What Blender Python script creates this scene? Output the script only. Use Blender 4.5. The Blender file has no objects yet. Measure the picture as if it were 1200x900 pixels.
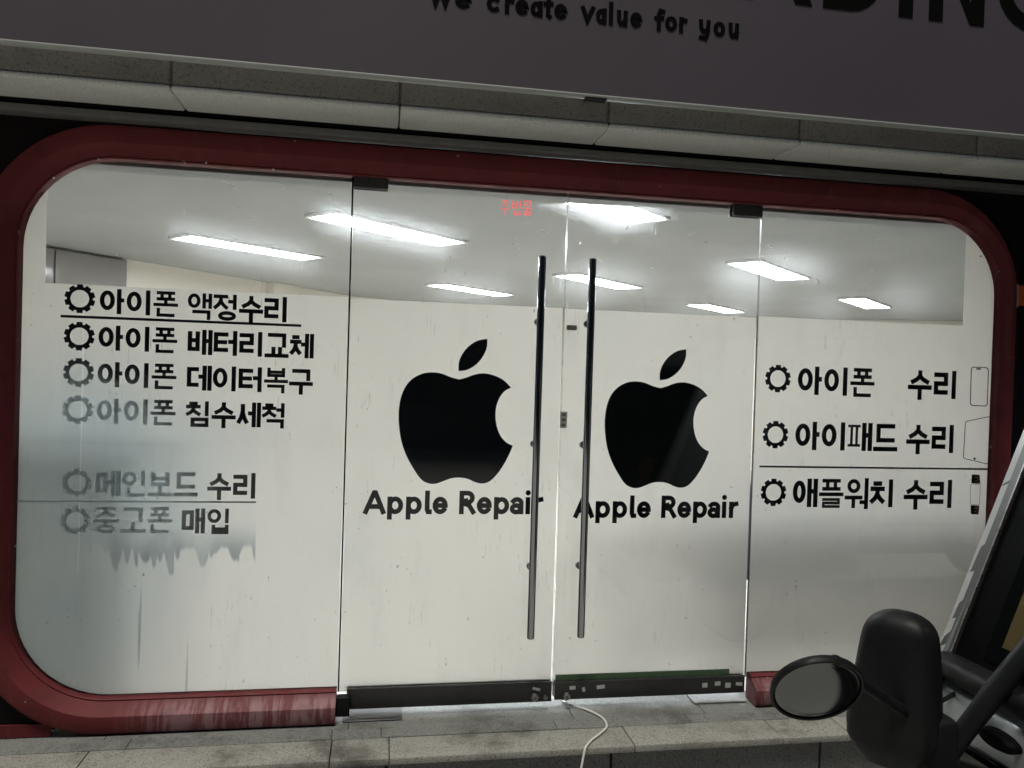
import bpy, bmesh, math, random
from mathutils import Vector, Matrix, noise
random.seed(7)
S = bpy.context.scene
COL = S.collection

# ------------------------------------------------------------------ camera
EYE = 1.64                                   # camera height above the road
YAW, PIT, ROL, FPX = math.radians(9.489), math.radians(-0.689), math.radians(1.782), 900.0
_f = Vector((math.sin(YAW)*math.cos(PIT), math.cos(YAW)*math.cos(PIT), math.sin(PIT)))
_r = Vector((math.cos(YAW), -math.sin(YAW), 0))
_u = _r.cross(_f)
AX = math.cos(ROL)*_r + math.sin(ROL)*_u
AY = -math.sin(ROL)*_r + math.cos(ROL)*_u
cam = bpy.data.cameras.new("camera")
cam.sensor_width = 36; cam.lens = 27; cam.clip_start = 0.05; cam.clip_end = 2000
co = bpy.data.objects.new("camera", cam); COL.objects.link(co)
M = Matrix((( AX.x, AY.x, -_f.x), (AX.y, AY.y, -_f.y), (AX.z, AY.z, -_f.z))).to_4x4()
M.translation = (0, 0, EYE)
co.matrix_world = M
S.camera = co

# ------------------------------------------------------------------ light
SUN_EL, SUN_AZ = math.radians(75), math.radians(-30)      # street light falling on the front from the left
wd = bpy.data.worlds.new("World"); S.world = wd; wd.use_nodes = True
wn = wd.node_tree.nodes; wl = wd.node_tree.links
sky = wn.new("ShaderNodeTexSky"); sky.sky_type = 'NISHITA'; sky.sun_disc = False
sky.sun_elevation = SUN_EL; sky.sun_rotation = math.pi + SUN_AZ*-1
wl.new(sky.outputs[0], wn["Background"].inputs[0]); wn["Background"].inputs[1].default_value = 0.02
sun = bpy.data.lights.new("street_light", 'SUN'); sun.energy = 2.3; sun.angle = math.radians(14); sun.color = (1, .95, .86)
so = bpy.data.objects.new("street_light", sun); COL.objects.link(so)
_d = Vector((math.sin(-SUN_AZ)*math.cos(SUN_EL), math.cos(SUN_AZ)*math.cos(SUN_EL), -math.sin(SUN_EL)))
so.rotation_euler = _d.to_track_quat('-Z', 'Y').to_euler(); so.location = (-3, -4, 6)
LED = 76.0
S.view_settings.view_transform = 'Standard'; S.view_settings.look = 'None'
S.view_settings.exposure = 0.0; S.view_settings.gamma = 1.0; S.view_settings.use_curve_mapping = False
S.cycles.use_denoising = True; S.cycles.denoising_input_passes = 'RGB_ALBEDO_NORMAL'
S.cycles.max_bounces = 10; S.cycles.diffuse_bounces = 5; S.cycles.transparent_max_bounces = 24
S.cycles.caustics_reflective = False; S.cycles.caustics_refractive = False
S.cycles.sample_clamp_indirect = 4

# ------------------------------------------------------------------ helpers
def wall(px, py, y=3.2):
    """measured spot of the photograph -> point on the vertical plane y (heights above the road)"""
    d = AX*((px-600)/FPX) - AY*((py-450)/FPX) + _f
    d = d*(y/d.y); return Vector((d.x, d.y, d.z+EYE))
def root_of(o):
    while o.parent: o = o.parent
    return o
class MB:
    def __init__(s): s.bm = bmesh.new(); s.n = 0
    def face(s, pts, mi=0):
        f = s.bm.faces.new([s.bm.verts.new(p) for p in pts]); f.material_index = mi; return f
    def poly_prism(s, pts, off, mi=0):
        """pts: closed loop of 3D points; off: extrusion vector"""
        off = Vector(off); a = [s.bm.verts.new(Vector(p)) for p in pts]; b = [s.bm.verts.new(Vector(p)+off) for p in pts]
        n = len(pts); fs = [s.bm.faces.new(a), s.bm.faces.new(b[::-1])]
        for i in range(n): fs.append(s.bm.faces.new((a[i], b[i], b[(i+1) % n], a[(i+1) % n])))
        for f in fs: f.material_index = mi
        return fs
    def box(s, x0, x1, y0, y1, z0, z1, bev=0, seg=2, mi=0, mat=None):
        b = bmesh.new(); bmesh.ops.create_cube(b, size=1)
        for v in b.verts: v.co = Vector((x0+(v.co.x+.5)*(x1-x0), y0+(v.co.y+.5)*(y1-y0), z0+(v.co.z+.5)*(z1-z0)))
        if bev: bmesh.ops.bevel(b, geom=b.edges[:]+b.verts[:], offset=bev, segments=seg, affect='EDGES', profile=.5)
        if mat: bmesh.ops.transform(b, matrix=mat, verts=b.verts[:])
        s.merge(b, mi)
    def merge(s, b, mi=0):
        vm = {v: s.bm.verts.new(v.co) for v in b.verts}
        for f in b.faces:
            try: g = s.bm.faces.new([vm[v] for v in f.verts]); g.material_index = mi
            except ValueError: pass
        b.free()
    def tube(s, pts, r, n=10, mi=0, radii=None):
        pts = [Vector(p) for p in pts]; rings = []; up = None
        for i, p in enumerate(pts):
            t = (pts[min(i+1, len(pts)-1)] - pts[max(i-1, 0)]).normalized()
            if up is None:
                up = Vector((0, 0, 1)) if abs(t.z) < .9 else Vector((1, 0, 0))
            a = t.cross(up).normalized(); b = a.cross(t).normalized(); up = b
            rr = radii[i] if radii else r
            rings.append([s.bm.verts.new(p + a*rr*math.cos(2*math.pi*k/n) + b*rr*math.sin(2*math.pi*k/n)) for k in range(n)])
        for i in range(len(rings)-1):
            for k in range(n):
                f = s.bm.faces.new((rings[i][k], rings[i][(k+1) % n], rings[i+1][(k+1) % n], rings[i+1][k])); f.material_index = mi
        for rg in (rings[0][::-1], rings[-1]): f = s.bm.faces.new(rg); f.material_index = mi
    def lathe(s, prof, c, axis, n=32, mi=0):
        """prof: list of (radius, distance along axis)"""
        c = Vector(c); ax = Vector(axis).normalized()
        a = ax.orthogonal().normalized(); b = ax.cross(a); rings = []
        for r, h in prof:
            if r < 1e-6: rings.append([s.bm.verts.new(c+ax*h)])
            else: rings.append([s.bm.verts.new(c+ax*h+a*r*math.cos(2*math.pi*k/n)+b*r*math.sin(2*math.pi*k/n)) for k in range(n)])
        for i in range(len(rings)-1):
            A, B = rings[i], rings[i+1]
            for k in range(n):
                k2 = (k+1) % n
                if len(A) == 1 and len(B) == 1: continue
                if len(A) == 1: q = (A[0], B[k], B[k2])
                elif len(B) == 1: q = (A[k], A[k2], B[0])
                else: q = (A[k], A[k2], B[k2], B[k])
                f = s.bm.faces.new(q); f.material_index = mi
    def build(s, name, mats, parent=None, smooth=None, local=False):
        bmesh.ops.recalc_face_normals(s.bm, faces=s.bm.faces[:])
        me = bpy.data.meshes.new(name)
        if parent is not None and not local:
            L = root_of(parent).location
            for v in s.bm.verts: v.co -= L
        s.bm.to_mesh(me); s.bm.free()
        for m in (mats if isinstance(mats, (list, tuple)) else [mats]): me.materials.append(m)
        if smooth is not None:
            for p in me.polygons: p.use_smooth = True
            me.set_sharp_from_angle(angle=math.radians(smooth))
        o = bpy.data.objects.new(name, me); COL.objects.link(o)
        if parent is not None: o.parent = parent
        return o
def thing(name, label, cat, loc=(0, 0, 0), group=None):
    o = bpy.data.objects.new(name, None); COL.objects.link(o); o.location = loc; o.empty_display_size = .2
    return tag(o, label, cat, group)
def tag(o, label, cat, group=None):
    o["label"] = label; o["category"] = cat
    if group: o["group"] = group
    return o
def struct(o): o["kind"] = "structure"; return o

# ------------------------------------------------------------------ materials
def mat(name):
    m = bpy.data.materials.new(name); m.use_nodes = True
    return m, m.node_tree.nodes, m.node_tree.links
class N:
    """tiny node helper"""
    def __init__(s, name):
        s.m, s.n, s.l = mat(name); s.b = s.n["Principled BSDF"]; s.out = s.n["Material Output"]
    def add(s, t, **k):
        n = s.n.new(t)
        for a, v in k.items(): setattr(n, a, v)
        return n
    def put(s, sock, v):
        if isinstance(v, bpy.types.NodeSocket): s.l.new(v, sock)
        elif v is not None: sock.default_value = v
    def pos(s): return s.add("ShaderNodeNewGeometry").outputs["Position"]
    def sep(s, v): n = s.add("ShaderNodeSeparateXYZ"); s.put(n.inputs[0], v); return n.outputs
    def scale(s, v, k):
        n = s.add("ShaderNodeVectorMath", operation='MULTIPLY'); s.put(n.inputs[0], v); n.inputs[1].default_value = k; return n.outputs[0]
    def noise(s, v, sc, det=3, rough=.5): 
        n = s.add("ShaderNodeTexNoise"); s.put(n.inputs["Vector"], v); n.inputs["Scale"].default_value = sc
        n.inputs["Detail"].default_value = det; n.inputs["Roughness"].default_value = rough; return n.outputs["Fac"]
    def math(s, op, a, b=None, clamp=False):
        n = s.add("ShaderNodeMath", operation=op, use_clamp=clamp); s.put(n.inputs[0], a)
        if b is not None: s.put(n.inputs[1], b)
        return n.outputs[0]
    def step(s, v, a, b, lo=0., hi=1.):
        n = s.add("ShaderNodeMapRange"); n.interpolation_type = 'SMOOTHSTEP'; s.put(n.inputs[0], v)
        for i, q in enumerate((a, b, lo, hi)): s.put(n.inputs[i+1], q)
        return n.outputs[0]
    def mix(s, f, a, b):
        n = s.add("ShaderNodeMix", data_type='RGBA'); s.put(n.inputs["Factor"], f)
        for k, v in ((6, a), (7, b)):
            if isinstance(v, tuple) and len(v) == 3: v = v+(1,)
            s.put(n.inputs[k], v)
        return n.outputs[2]
    def bump(s, h, st, dist=.002):
        n = s.add("ShaderNodeBump"); n.inputs["Strength"].default_value = st; n.inputs["Distance"].default_value = dist
        s.put(n.inputs["Height"], h); s.l.new(n.outputs[0], s.b.inputs["Normal"])
    def set(s, col=None, rough=None, metal=None, coat=None, spec=None):
        if isinstance(col, tuple) and len(col) == 3: col = col+(1,)
        s.put(s.b.inputs["Base Color"], col); s.put(s.b.inputs["Roughness"], rough); s.put(s.b.inputs["Metallic"], metal)
        s.put(s.b.inputs["Coat Weight"], coat); s.put(s.b.inputs["Specular IOR Level"], spec); return s.m
def plain(name, col, rough=.5, metal=0., vary=.12, sc=30, coat=None, bump=0):
    k = N(name); p = k.pos(); f = k.noise(p, sc, 4, .6)
    a = tuple(c*(1-vary) for c in col); b = tuple(min(1, c*(1+vary)) for c in col)
    k.set(k.mix(f, a, b), k.step(k.noise(p, sc*.4, 3), .3, .7, rough*.85, min(1, rough*1.15)), metal, coat)
    if bump: k.bump(k.noise(p, sc*6, 3), bump)
    return k.m
def granite(name, light, dark, fleck=420, dirt=.35):
    k = N(name); p = k.pos()
    a = k.noise(p, fleck, 2, .7); b = k.noise(p, fleck*.35, 2, .6)
    c = k.mix(k.step(a, .42, .58), dark, light)
    c = k.mix(k.step(b, .54, .68), c, tuple(x*.72 for x in dark))
    d = k.step(k.noise(p, 3.5, 6, .7), .45, .75, 0, dirt)
    c = k.mix(d, c, (.045, .04, .032))
    k.set(c, .62); k.bump(a, .12, .001); return k.m

m_board = plain("sign_board_film", (.122, .104, .126), .5, vary=.06, sc=2)
m_board_trim = plain("sign_trim_aluminium", (.5, .53, .5), .45, .0, vary=.1, sc=14)
m_ink = plain("black_sign_vinyl", (.004, .004, .004), .8, vary=.05)
m_lintel = granite("brown_granite", (.36, .345, .31), (.25, .235, .21), 300, .3)
m_soffit = granite("pale_granite", (.80, .82, .77), (.72, .74, .69), 420, .08)
m_step_front = granite("grey_granite_step", (.44, .44, .40), (.24, .24, .215), 330, .8)
m_step_back = granite("dark_granite_tread", (.28, .295, .275), (.15, .16, .15), 330, .85)
m_riser = granite("black_granite_riser", (.17, .175, .175), (.07, .073, .075), 330, .3)
m_dark = plain("dark_panel", (.009, .007, .007), .6, vary=.3, sc=6)
m_gap = plain("grey_edge_strip", (.13, .13, .125), .5, vary=.25, sc=20)
m_asphalt = plain("pale_bounce_paving", (.5, .5, .48), .85, vary=.35, sc=90, bump=.3)  # unseen road kept pale to bounce light up onto the soffit
m_wallp = plain("shop_wall_paint", (.78, .74, .66), .7, vary=.03, sc=3)
m_ceil = plain("ceiling_board", (.23, .235, .232), .8, vary=.03, sc=2)
m_floor = plain("shop_floor_tile", (.64, .61, .56), .35, vary=.1, sc=5)
m_facade = plain("upper_render", (.07, .068, .066), .8, vary=.2, sc=8)
m_steel = plain("dark_brushed_steel", (.055, .055, .056), .42, .35, vary=.25, sc=25)
m_plate = plain("floor_plate_steel", (.16, .165, .16), .5, .5, vary=.35, sc=160)
m_chrome = plain("polished_steel", (.36, .37, .4), .14, 1., vary=.05, sc=12)
m_lock = plain("worn_steel", (.35, .34, .33), .3, .9, vary=.3, sc=120)
m_black = plain("black_plastic", (.010, .011, .012), .48, vary=.2, sc=60, bump=.06)
m_rubber = plain("black_rubber", (.004, .0042, .0045), .55, vary=.2)
m_white = plain("white_cable_sheath", (.8, .8, .76), .45, vary=.06, sc=60)
m_tape = plain("green_tape", (.085, .15, .08), .5, vary=.35, sc=40)
m_sticker = plain("pale_sticker", (.6, .62, .6), .6, vary=.3, sc=150)
m_cab = plain("grey_cabinet", (.2, .19, .18), .12, vary=.05, sc=3)
m_deskp = plain("blue_grey_board", (.10, .14, .20), .5, vary=.05, sc=5)
m_lightframe = plain("lamp_frame", (.7, .7, .7), .4, vary=.05)
m_paint = plain("white_truck_paint", (.46, .48, .48), .22, vary=.04, sc=8, coat=.6)
m_greytrim = plain("grey_trim", (.10, .105, .105), .4, vary=.15, sc=20)
m_silver = plain("silver_truck_paint", (.30, .325, .335), .26, .3, vary=.04, sc=8, coat=.5)
m_orange = plain("orange_plastic", (.85, .16, .03), .4, vary=.08)
m_beige = plain("gold_reflection_tone", (.12, .088, .03), .35, .6, vary=.2, sc=20)  # tone of the reflection painted on the windscreen
m_vinyl = plain("black_lettering_vinyl", (.015, .018, .027), .5, vary=.1, sc=50)

for _m, _s in ((m_dark, .12), (m_ink, .08), (m_vinyl, .2), (m_rubber, .03), (m_black, .2)): _m.node_tree.nodes["Principled BSDF"].inputs["Specular IOR Level"].default_value = _s
def red_paint():
    k = N("red_painted_metal"); p = k.pos(); x, y, z = k.sep(p)
    c = k.mix(k.noise(p, 6, 5, .6), (.125, .022, .026), (.205, .036, .040))
    # chalky worn streaks along the foot of the frame, dust and grime everywhere
    st = k.noise(k.scale(p, (42, 5, 7)), 1, 5, .6); st2 = k.noise(k.scale(p, (5, 5, 5)), 1, 4, .6)
    w = k.math('MULTIPLY', k.step(st, .40, .56, .22, 1.), k.step(z, EYE-1.30, EYE-1.335))
    w = k.math('MULTIPLY', w, k.math('MULTIPLY', k.step(x, -1.02, -.72), k.step(st2, .25, .55, .45, .85)))
    c = k.mix(w, c, (.40, .235, .255))
    c = k.mix(k.step(k.noise(p, 9, 6, .7), .5, .75, 0, .55), c, (.055, .018, .018))
    c = k.mix(k.step(k.noise(k.scale(p, (14, 14, 3)), 1, 5, .7), .55, .75, 0, .3), c, (.22, .12, .11))
    sp = k.step(k.noise(p, 26, 2, .5), .74, .76)
    c = k.mix(k.math('MULTIPLY', sp, .5), c, (.5, .42, .4))
    k.set(c, .62, spec=.25); k.bump(k.noise(p, 40, 4), .08); return k.m
m_red = red_paint()

def emit(name, col, s):
    k = N(name); e = k.add("ShaderNodeEmission"); e.inputs[0].default_value = col+(1,); e.inputs[1].default_value = s
    k.l.new(e.outputs[0], k.out.inputs[0]); return k.m
m_led = emit("led_diffuser", (.93, .97, 1.), LED)
m_redled = emit("red_led", (1., .13, .13), 1.15)

def glass():
    k = N("shop_glass"); p = k.pos()
    tr = k.add("ShaderNodeBsdfTransparent"); tr.inputs[0].default_value = (.972, .984, .976, 1)
    rf = k.add("ShaderNodeBsdfRefraction"); rf.inputs["IOR"].default_value = 1.12; rf.inputs["Roughness"].default_value = .5
    rf.inputs[0].default_value = (.96, .98, 1, 1)
    gl = k.add("ShaderNodeBsdfGlossy"); gl.inputs["Roughness"].default_value = .03
    fr = k.add("ShaderNodeFresnel"); fr.inputs[0].default_value = 1.45
    # grime: short scratches, runs and dust, in real places on the glass
    v1 = k.noise(k.scale(p, (150, 1, 9)), 1, 3, .6); big = k.noise(p, 3.2, 3, .5); fine = k.noise(k.scale(p, (70, 1, 50)), 1, 2, .6)
    runs = k.math('MULTIPLY', k.step(v1, .62, .72), k.step(big, .5, .68))
    dust = k.math('MULTIPLY', k.step(fine, .69, .76), k.step(k.noise(p, 5, 2), .45, .6))
    g = k.math('MINIMUM', k.math('ADD', k.math('MULTIPLY', runs, .17), k.math('MULTIPLY', dust, .26)), .4)
    tl = k.add("ShaderNodeBsdfTranslucent"); tl.inputs[0].default_value = (.9, .95, .95, 1)
    a = k.add("ShaderNodeMixShader"); a.inputs[0].default_value = .015; k.l.new(tr.outputs[0], a.inputs[1]); k.l.new(rf.outputs[0], a.inputs[2])
    b = k.add("ShaderNodeMixShader"); k.l.new(g, b.inputs[0]); k.l.new(a.outputs[0], b.inputs[1]); k.l.new(tl.outputs[0], b.inputs[2])
    c = k.add("ShaderNodeMixShader"); k.l.new(fr.outputs[0], c.inputs[0]); k.l.new(b.outputs[0], c.inputs[1]); k.l.new(gl.outputs[0], c.inputs[2])
    k.l.new(c.outputs[0], k.out.inputs[0]); return k.m
m_glass = glass()
m_edge = plain("ground_glass_edge", (.24, .27, .25), .3, vary=.2, sc=30)


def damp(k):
    """mask of the milky damp patch with runs on the left window, plus painted cool shading"""
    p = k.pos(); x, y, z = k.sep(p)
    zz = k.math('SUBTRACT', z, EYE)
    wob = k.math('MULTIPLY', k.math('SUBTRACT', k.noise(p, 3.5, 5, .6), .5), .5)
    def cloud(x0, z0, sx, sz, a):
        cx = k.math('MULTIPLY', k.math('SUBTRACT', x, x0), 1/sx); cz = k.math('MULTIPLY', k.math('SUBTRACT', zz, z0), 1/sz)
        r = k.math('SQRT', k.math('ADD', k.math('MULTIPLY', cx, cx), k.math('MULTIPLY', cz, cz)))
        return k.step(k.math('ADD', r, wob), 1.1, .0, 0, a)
    cl = k.math('MAXIMUM', cloud(-1.14, -.46, .66, .62, .95), cloud(-1.22, -.96, .52, .52, .8))  # lower cloud paints the cool shading down the left strip into the film
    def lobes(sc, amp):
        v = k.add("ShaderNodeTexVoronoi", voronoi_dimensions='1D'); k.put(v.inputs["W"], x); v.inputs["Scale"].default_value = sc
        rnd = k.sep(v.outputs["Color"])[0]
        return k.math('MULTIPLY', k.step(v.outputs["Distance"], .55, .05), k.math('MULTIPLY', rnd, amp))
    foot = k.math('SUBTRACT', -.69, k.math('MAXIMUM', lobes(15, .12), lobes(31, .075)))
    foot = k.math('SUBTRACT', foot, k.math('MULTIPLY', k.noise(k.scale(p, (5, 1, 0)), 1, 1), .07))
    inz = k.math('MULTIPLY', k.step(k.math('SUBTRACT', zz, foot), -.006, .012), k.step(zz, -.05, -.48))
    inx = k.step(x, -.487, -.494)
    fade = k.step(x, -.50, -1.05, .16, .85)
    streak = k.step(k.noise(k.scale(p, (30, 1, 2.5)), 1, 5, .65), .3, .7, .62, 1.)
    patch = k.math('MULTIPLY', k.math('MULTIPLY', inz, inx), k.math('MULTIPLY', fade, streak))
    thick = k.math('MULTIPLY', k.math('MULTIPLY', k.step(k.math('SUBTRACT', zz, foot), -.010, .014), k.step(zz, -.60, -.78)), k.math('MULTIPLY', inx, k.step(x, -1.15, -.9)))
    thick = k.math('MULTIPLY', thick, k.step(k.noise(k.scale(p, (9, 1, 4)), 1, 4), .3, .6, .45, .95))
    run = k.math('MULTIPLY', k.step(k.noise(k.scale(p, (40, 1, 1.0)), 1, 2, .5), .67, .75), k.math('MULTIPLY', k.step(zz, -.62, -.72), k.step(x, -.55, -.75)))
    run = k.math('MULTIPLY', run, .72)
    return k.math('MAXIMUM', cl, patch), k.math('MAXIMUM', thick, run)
def film_shader(k, c, m=.30):
    t = k.add("ShaderNodeBsdfTranslucent"); d = k.add("ShaderNodeBsdfDiffuse"); k.l.new(c, t.inputs[0]); k.l.new(c, d.inputs[0])
    q = k.add("ShaderNodeMixShader"); q.inputs[0].default_value = m
    k.l.new(t.outputs[0], q.inputs[1]); k.l.new(d.outputs[0], q.inputs[2]); return q.outputs[0]
def film_colour(k):
    p = k.pos()
    c = k.mix(k.noise(p, 1.6, 3, .5), (.895, .872, .836), (.935, .915, .882))
    c = k.mix(k.step(k.noise(k.scale(p, (9, 1, 2.5)), 1, 5, .65), .5, .8, 0, .14), c, (.52, .53, .51))
    return k.mix(k.step(k.noise(p, 2.3, 5, .6), .5, .8, 0, .16), c, (.60, .63, .64))
def film():
    k = N("frosted_film"); k.l.new(film_shader(k, film_colour(k)), k.out.inputs[0]); return k.m
def film_damp_shade():
    k = N("damp_shaded_film"); a, d = damp(k); p = k.pos()
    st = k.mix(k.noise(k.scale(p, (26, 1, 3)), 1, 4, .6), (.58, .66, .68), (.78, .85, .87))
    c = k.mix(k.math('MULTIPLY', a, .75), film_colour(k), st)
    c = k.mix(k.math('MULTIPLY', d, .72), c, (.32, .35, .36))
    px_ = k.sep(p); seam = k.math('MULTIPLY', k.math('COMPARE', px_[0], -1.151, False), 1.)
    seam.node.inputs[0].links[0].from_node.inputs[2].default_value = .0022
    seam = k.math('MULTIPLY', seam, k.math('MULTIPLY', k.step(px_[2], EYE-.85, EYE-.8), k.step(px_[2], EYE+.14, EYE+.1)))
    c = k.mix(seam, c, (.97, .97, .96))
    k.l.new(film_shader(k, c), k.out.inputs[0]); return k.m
def vinyl_damp():
    """lettering gone milky where the damp got at it"""
    k = N("faded_lettering_vinyl"); a, d = damp(k)
    k.set((.012, .015, .023), .5, spec=.2)
    c = k.mix(k.noise(k.pos(), 7, 4, .6), (.74, .80, .82), (.90, .95, .96))
    q = k.add("ShaderNodeMixShader"); k.l.new(k.step(a, .06, .62, 0, .90), q.inputs[0])
    k.l.new(k.b.outputs[0], q.inputs[1]); k.l.new(film_shader(k, c), q.inputs[2]); k.l.new(q.outputs[0], k.out.inputs[0]); return k.m
m_film = film(); m_film_damp_shade = film_damp_shade(); m_vinyl_damp = vinyl_damp()

def mirror_glass():
    k = N("mirror_glass"); return k.set((.15, .156, .155), .08, 1.)
m_mirror = mirror_glass()
def dark_glass():
    k = N("dark_windscreen"); k.set((.004, .005, .005), .05, spec=.15); k.b.inputs["Transmission Weight"].default_value = 0; return k.m
m_screen = dark_glass()

# ------------------------------------------------------------------ setting: road
ZS = EYE-1.42                                  # top of the stone step = shop floor
def E(z): return z+EYE
b = MB(); b.face([(-300, -300, 0), (300, -300, 0), (300, 300, 0), (-300, 300, 0)])
struct(b.build("road", m_asphalt))

# ------------------------------------------------------------------ the building
bld = thing("shop_building", "dark shop building with a wide lit glass front under a granite lintel", "building", (0.7, 3.4, 0))
XL, XR = -4.2, 7.5
# granite lintel with rounded lower nose, in slabs
joints = [-4.2, -3.17, -2.37, -1.56, -.76, .03, .82, 1.61, 2.41, 3.2, 4.0, 4.8, 5.6, 6.5, 7.5]
b = MB()
for x0, x1 in zip(joints, joints[1:]):
    g = .002
    b.box(x0+g, x1-g, 2.85, 3.055, E(.972), E(1.32), .012, 3)
b.box(XL, XR, 2.862, 3.05, E(.98), E(1.30))
b.build("lintel", m_lintel, bld, 40)
b = MB()
for x0, x1 in zip(joints, joints[1:]):
    b.box(x0+.002, x1-.002, 2.842, 3.066, E(.95), E(.9705), .008, 3)
b.build("soffit", m_soffit, bld, 40)
b = MB(); b.box(XL, XR, 2.86, 3.6, E(1.325), 7.0); b.box(XL, XR, 3.06, 3.3, E(.99), E(1.32)); b.build("upper_wall", m_facade, bld)
# dark surround of the window frame (four pieces that butt against each other behind the frame)
b = MB()
b.box(XL, -1.45, 3.13, 3.28, ZS, E(.985)); b.box(2.90, XR, 3.13, 3.28, ZS, E(.985)); b.box(-1.448, 2.898, 3.13, 3.28, E(.85), E(.985))
def corner(cx, cz, r, a0, px, pz):
    b.poly_prism([(px, 3.13, pz)]+[(cx+r*math.cos(math.radians(a0+90*i/12)), 3.13, cz+r*math.sin(math.radians(a0+90*i/12))) for i in range(13)], (0, .06, 0))
corner(-1.022, E(.432), .428, 90, -1.449, E(.849)); corner(2.48, E(.432), .428, 0, 2.899, E(.849))
corner(-1.022, E(-.952), .428, 180, -1.449, ZS+.001); corner(2.48, E(-.952), .428, 270, 2.899, ZS+.001)
b.build("side_wall", m_dark, bld)
b = MB(); b.box(XL, XR, 3.058, 3.128, E(.938), E(.948)); b.build("edge_strip", m_rubber, bld)
b = MB(); b.box(-1.52, 2.93, 3.056, 3.128, E(.901), E(.930), .006); b.build("head_trim", m_gap, bld, 40)
# room behind the glass
poly = [(-1.75, 3.29), (-3.62, 6.42), (-.42, 10.72), (2.6, 12.4), (8.9, 10.0), (9.2, 3.29)]
b = MB()
for (xa, ya), (xb, yb) in zip(poly, poly[1:]):
    n = Vector((yb-ya, xa-xb, 0)).normalized()*-.08
    b.poly_prism([(xa, ya, ZS), (xb, yb, ZS), (xb, yb, E(1.0)), (xa, ya, E(1.0))], n)
b.build("inner_wall", m_wallp, bld)
b = MB(); b.poly_prism([(x, y+(.1 if y > 4 else 0), E(1.0)) for x, y in poly], (0, 0, .1)); b.build("ceiling", m_ceil, bld)
b = MB(); b.poly_prism([(x, y, ZS-.002) for x, y in poly], (0, 0, -.1)); b.build("inner_floor", m_floor, bld)
b = MB(); b.box(-1.73, 9.15, 3.292, 3.405, E(.784), E(.9985), .004); b.build("bulkhead", m_ceil, bld)
# shallow pilaster on the far left wall
b = MB(); d = Vector((.587, .81, 0)); nn = Vector((.81, -.587, 0)); q = Vector((-2.36+.95, 8.13+1.31, 0))
b.poly_prism([q, q+d*.45, q+d*.45+nn*.14, q+nn*.14], (0, 0, 1)); 
for v in b.bm.verts: v.co.z = ZS if v.co.z < .5 else E(.998)
b.build("pilaster", m_wallp, bld)

# stone step: front nosing slabs, two rows of tread tiles, riser
step = thing("stone_step", "worn grey granite step running along the foot of the glass front", "step", (0.7, 3.0, 0))
fj = [-4.2, -3.4, -2.6, -1.75, -1.02, -.155, .06, 1.0, 1.62, 1.92, 2.35, 3.1, 3.9, 4.7, 5.6, 6.6, 7.5]
b = MB(); rj = random.Random(3)
for x0, x1 in zip(fj, fj[1:]): b.box(x0+.0015, x1-.0015, 2.83, 2.994, ZS-.027, ZS+rj.uniform(-.001, .001), .004, 2)
b.build("nosing", m_step_front, step, 40)
b = MB(); tj = [-4.2, -3.3, -2.5, -1.7, -.9, -.16, .03, .73, 1.3, 1.74, 2.3, 3.1, 4.1, 5.2, 6.4, 7.5]
for x0, x1 in zip(tj, tj[1:]): b.box(x0+.001, x1-.001, 2.997, 3.078, ZS-.03, ZS+rj.uniform(-.0012, .0012), .002, 1)
for x0, x1 in zip([-4.2, -2.9, -1.9, -1.0, -.1, .82, 1.4, 2.1, 3, 4, 5, 6, 7.5], [-2.9, -1.9, -1.0, -.1, .82, 1.4, 2.1, 3, 4, 5, 6, 7.5]):
    b.box(x0+.001, x1-.001, 3.0805, 3.289, ZS-.03, ZS-.0015, .002, 1)
b.build("tread", m_step_back, step, 40)
b = MB(); pj = [-4.2, -2.7, -1.2, .05, .915, 1.8, 2.7, 3.6, 4.6, 5.8, 7.5]
for x0, x1 in zip(pj, pj[1:]): b.box(x0+.004, x1-.004, 2.86, 2.99, 0.0, ZS-.029, .003, 1)
b.build("riser", m_riser, step, 40)

# dark row across the street, behind the camera
op = thing("opposite_building", "dark unlit building row across the street", "building", (1.5, -10, 0))
b = MB(); b.box(-40, 43, -18, -10, .001, 14); b.build("wall", m_facade, op)
b = MB()
for i in range(22):
    for j in range(3): b.box(-38+i*3.7, -36+i*3.7, -10.03, -9.995, 1.0+j*4.2, 3.4+j*4.2)
w_o = b.build("window_row", m_screen, op); w_o["kind"] = "stuff"

# ------------------------------------------------------------------ sign board above
sg = thing("fascia_sign", "long dark grey sign board with black lettering above the lintel", "sign board", (0.7, 2.8, E(1.03)))
b = MB(); b.box(-4.0, 6.4, 2.8155, 2.846, E(1.0625), E(2.05)); b.build("panel", m_board, sg)
b = MB(); b.box(-4.02, 6.42, 2.809, 2.8485, E(1.0525), E(1.0622), .003, 2); b.box(-4.02, 6.42, 2.809, 2.848, E(2.0505), E(2.075), .004, 2)
b.build("trim", m_board_trim, sg, 40)
b = MB(); b.box(.715, .80, 2.812, 2.848, E(1.044), E(1.052), .002); b.build("clip", m_steel, sg)

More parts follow.
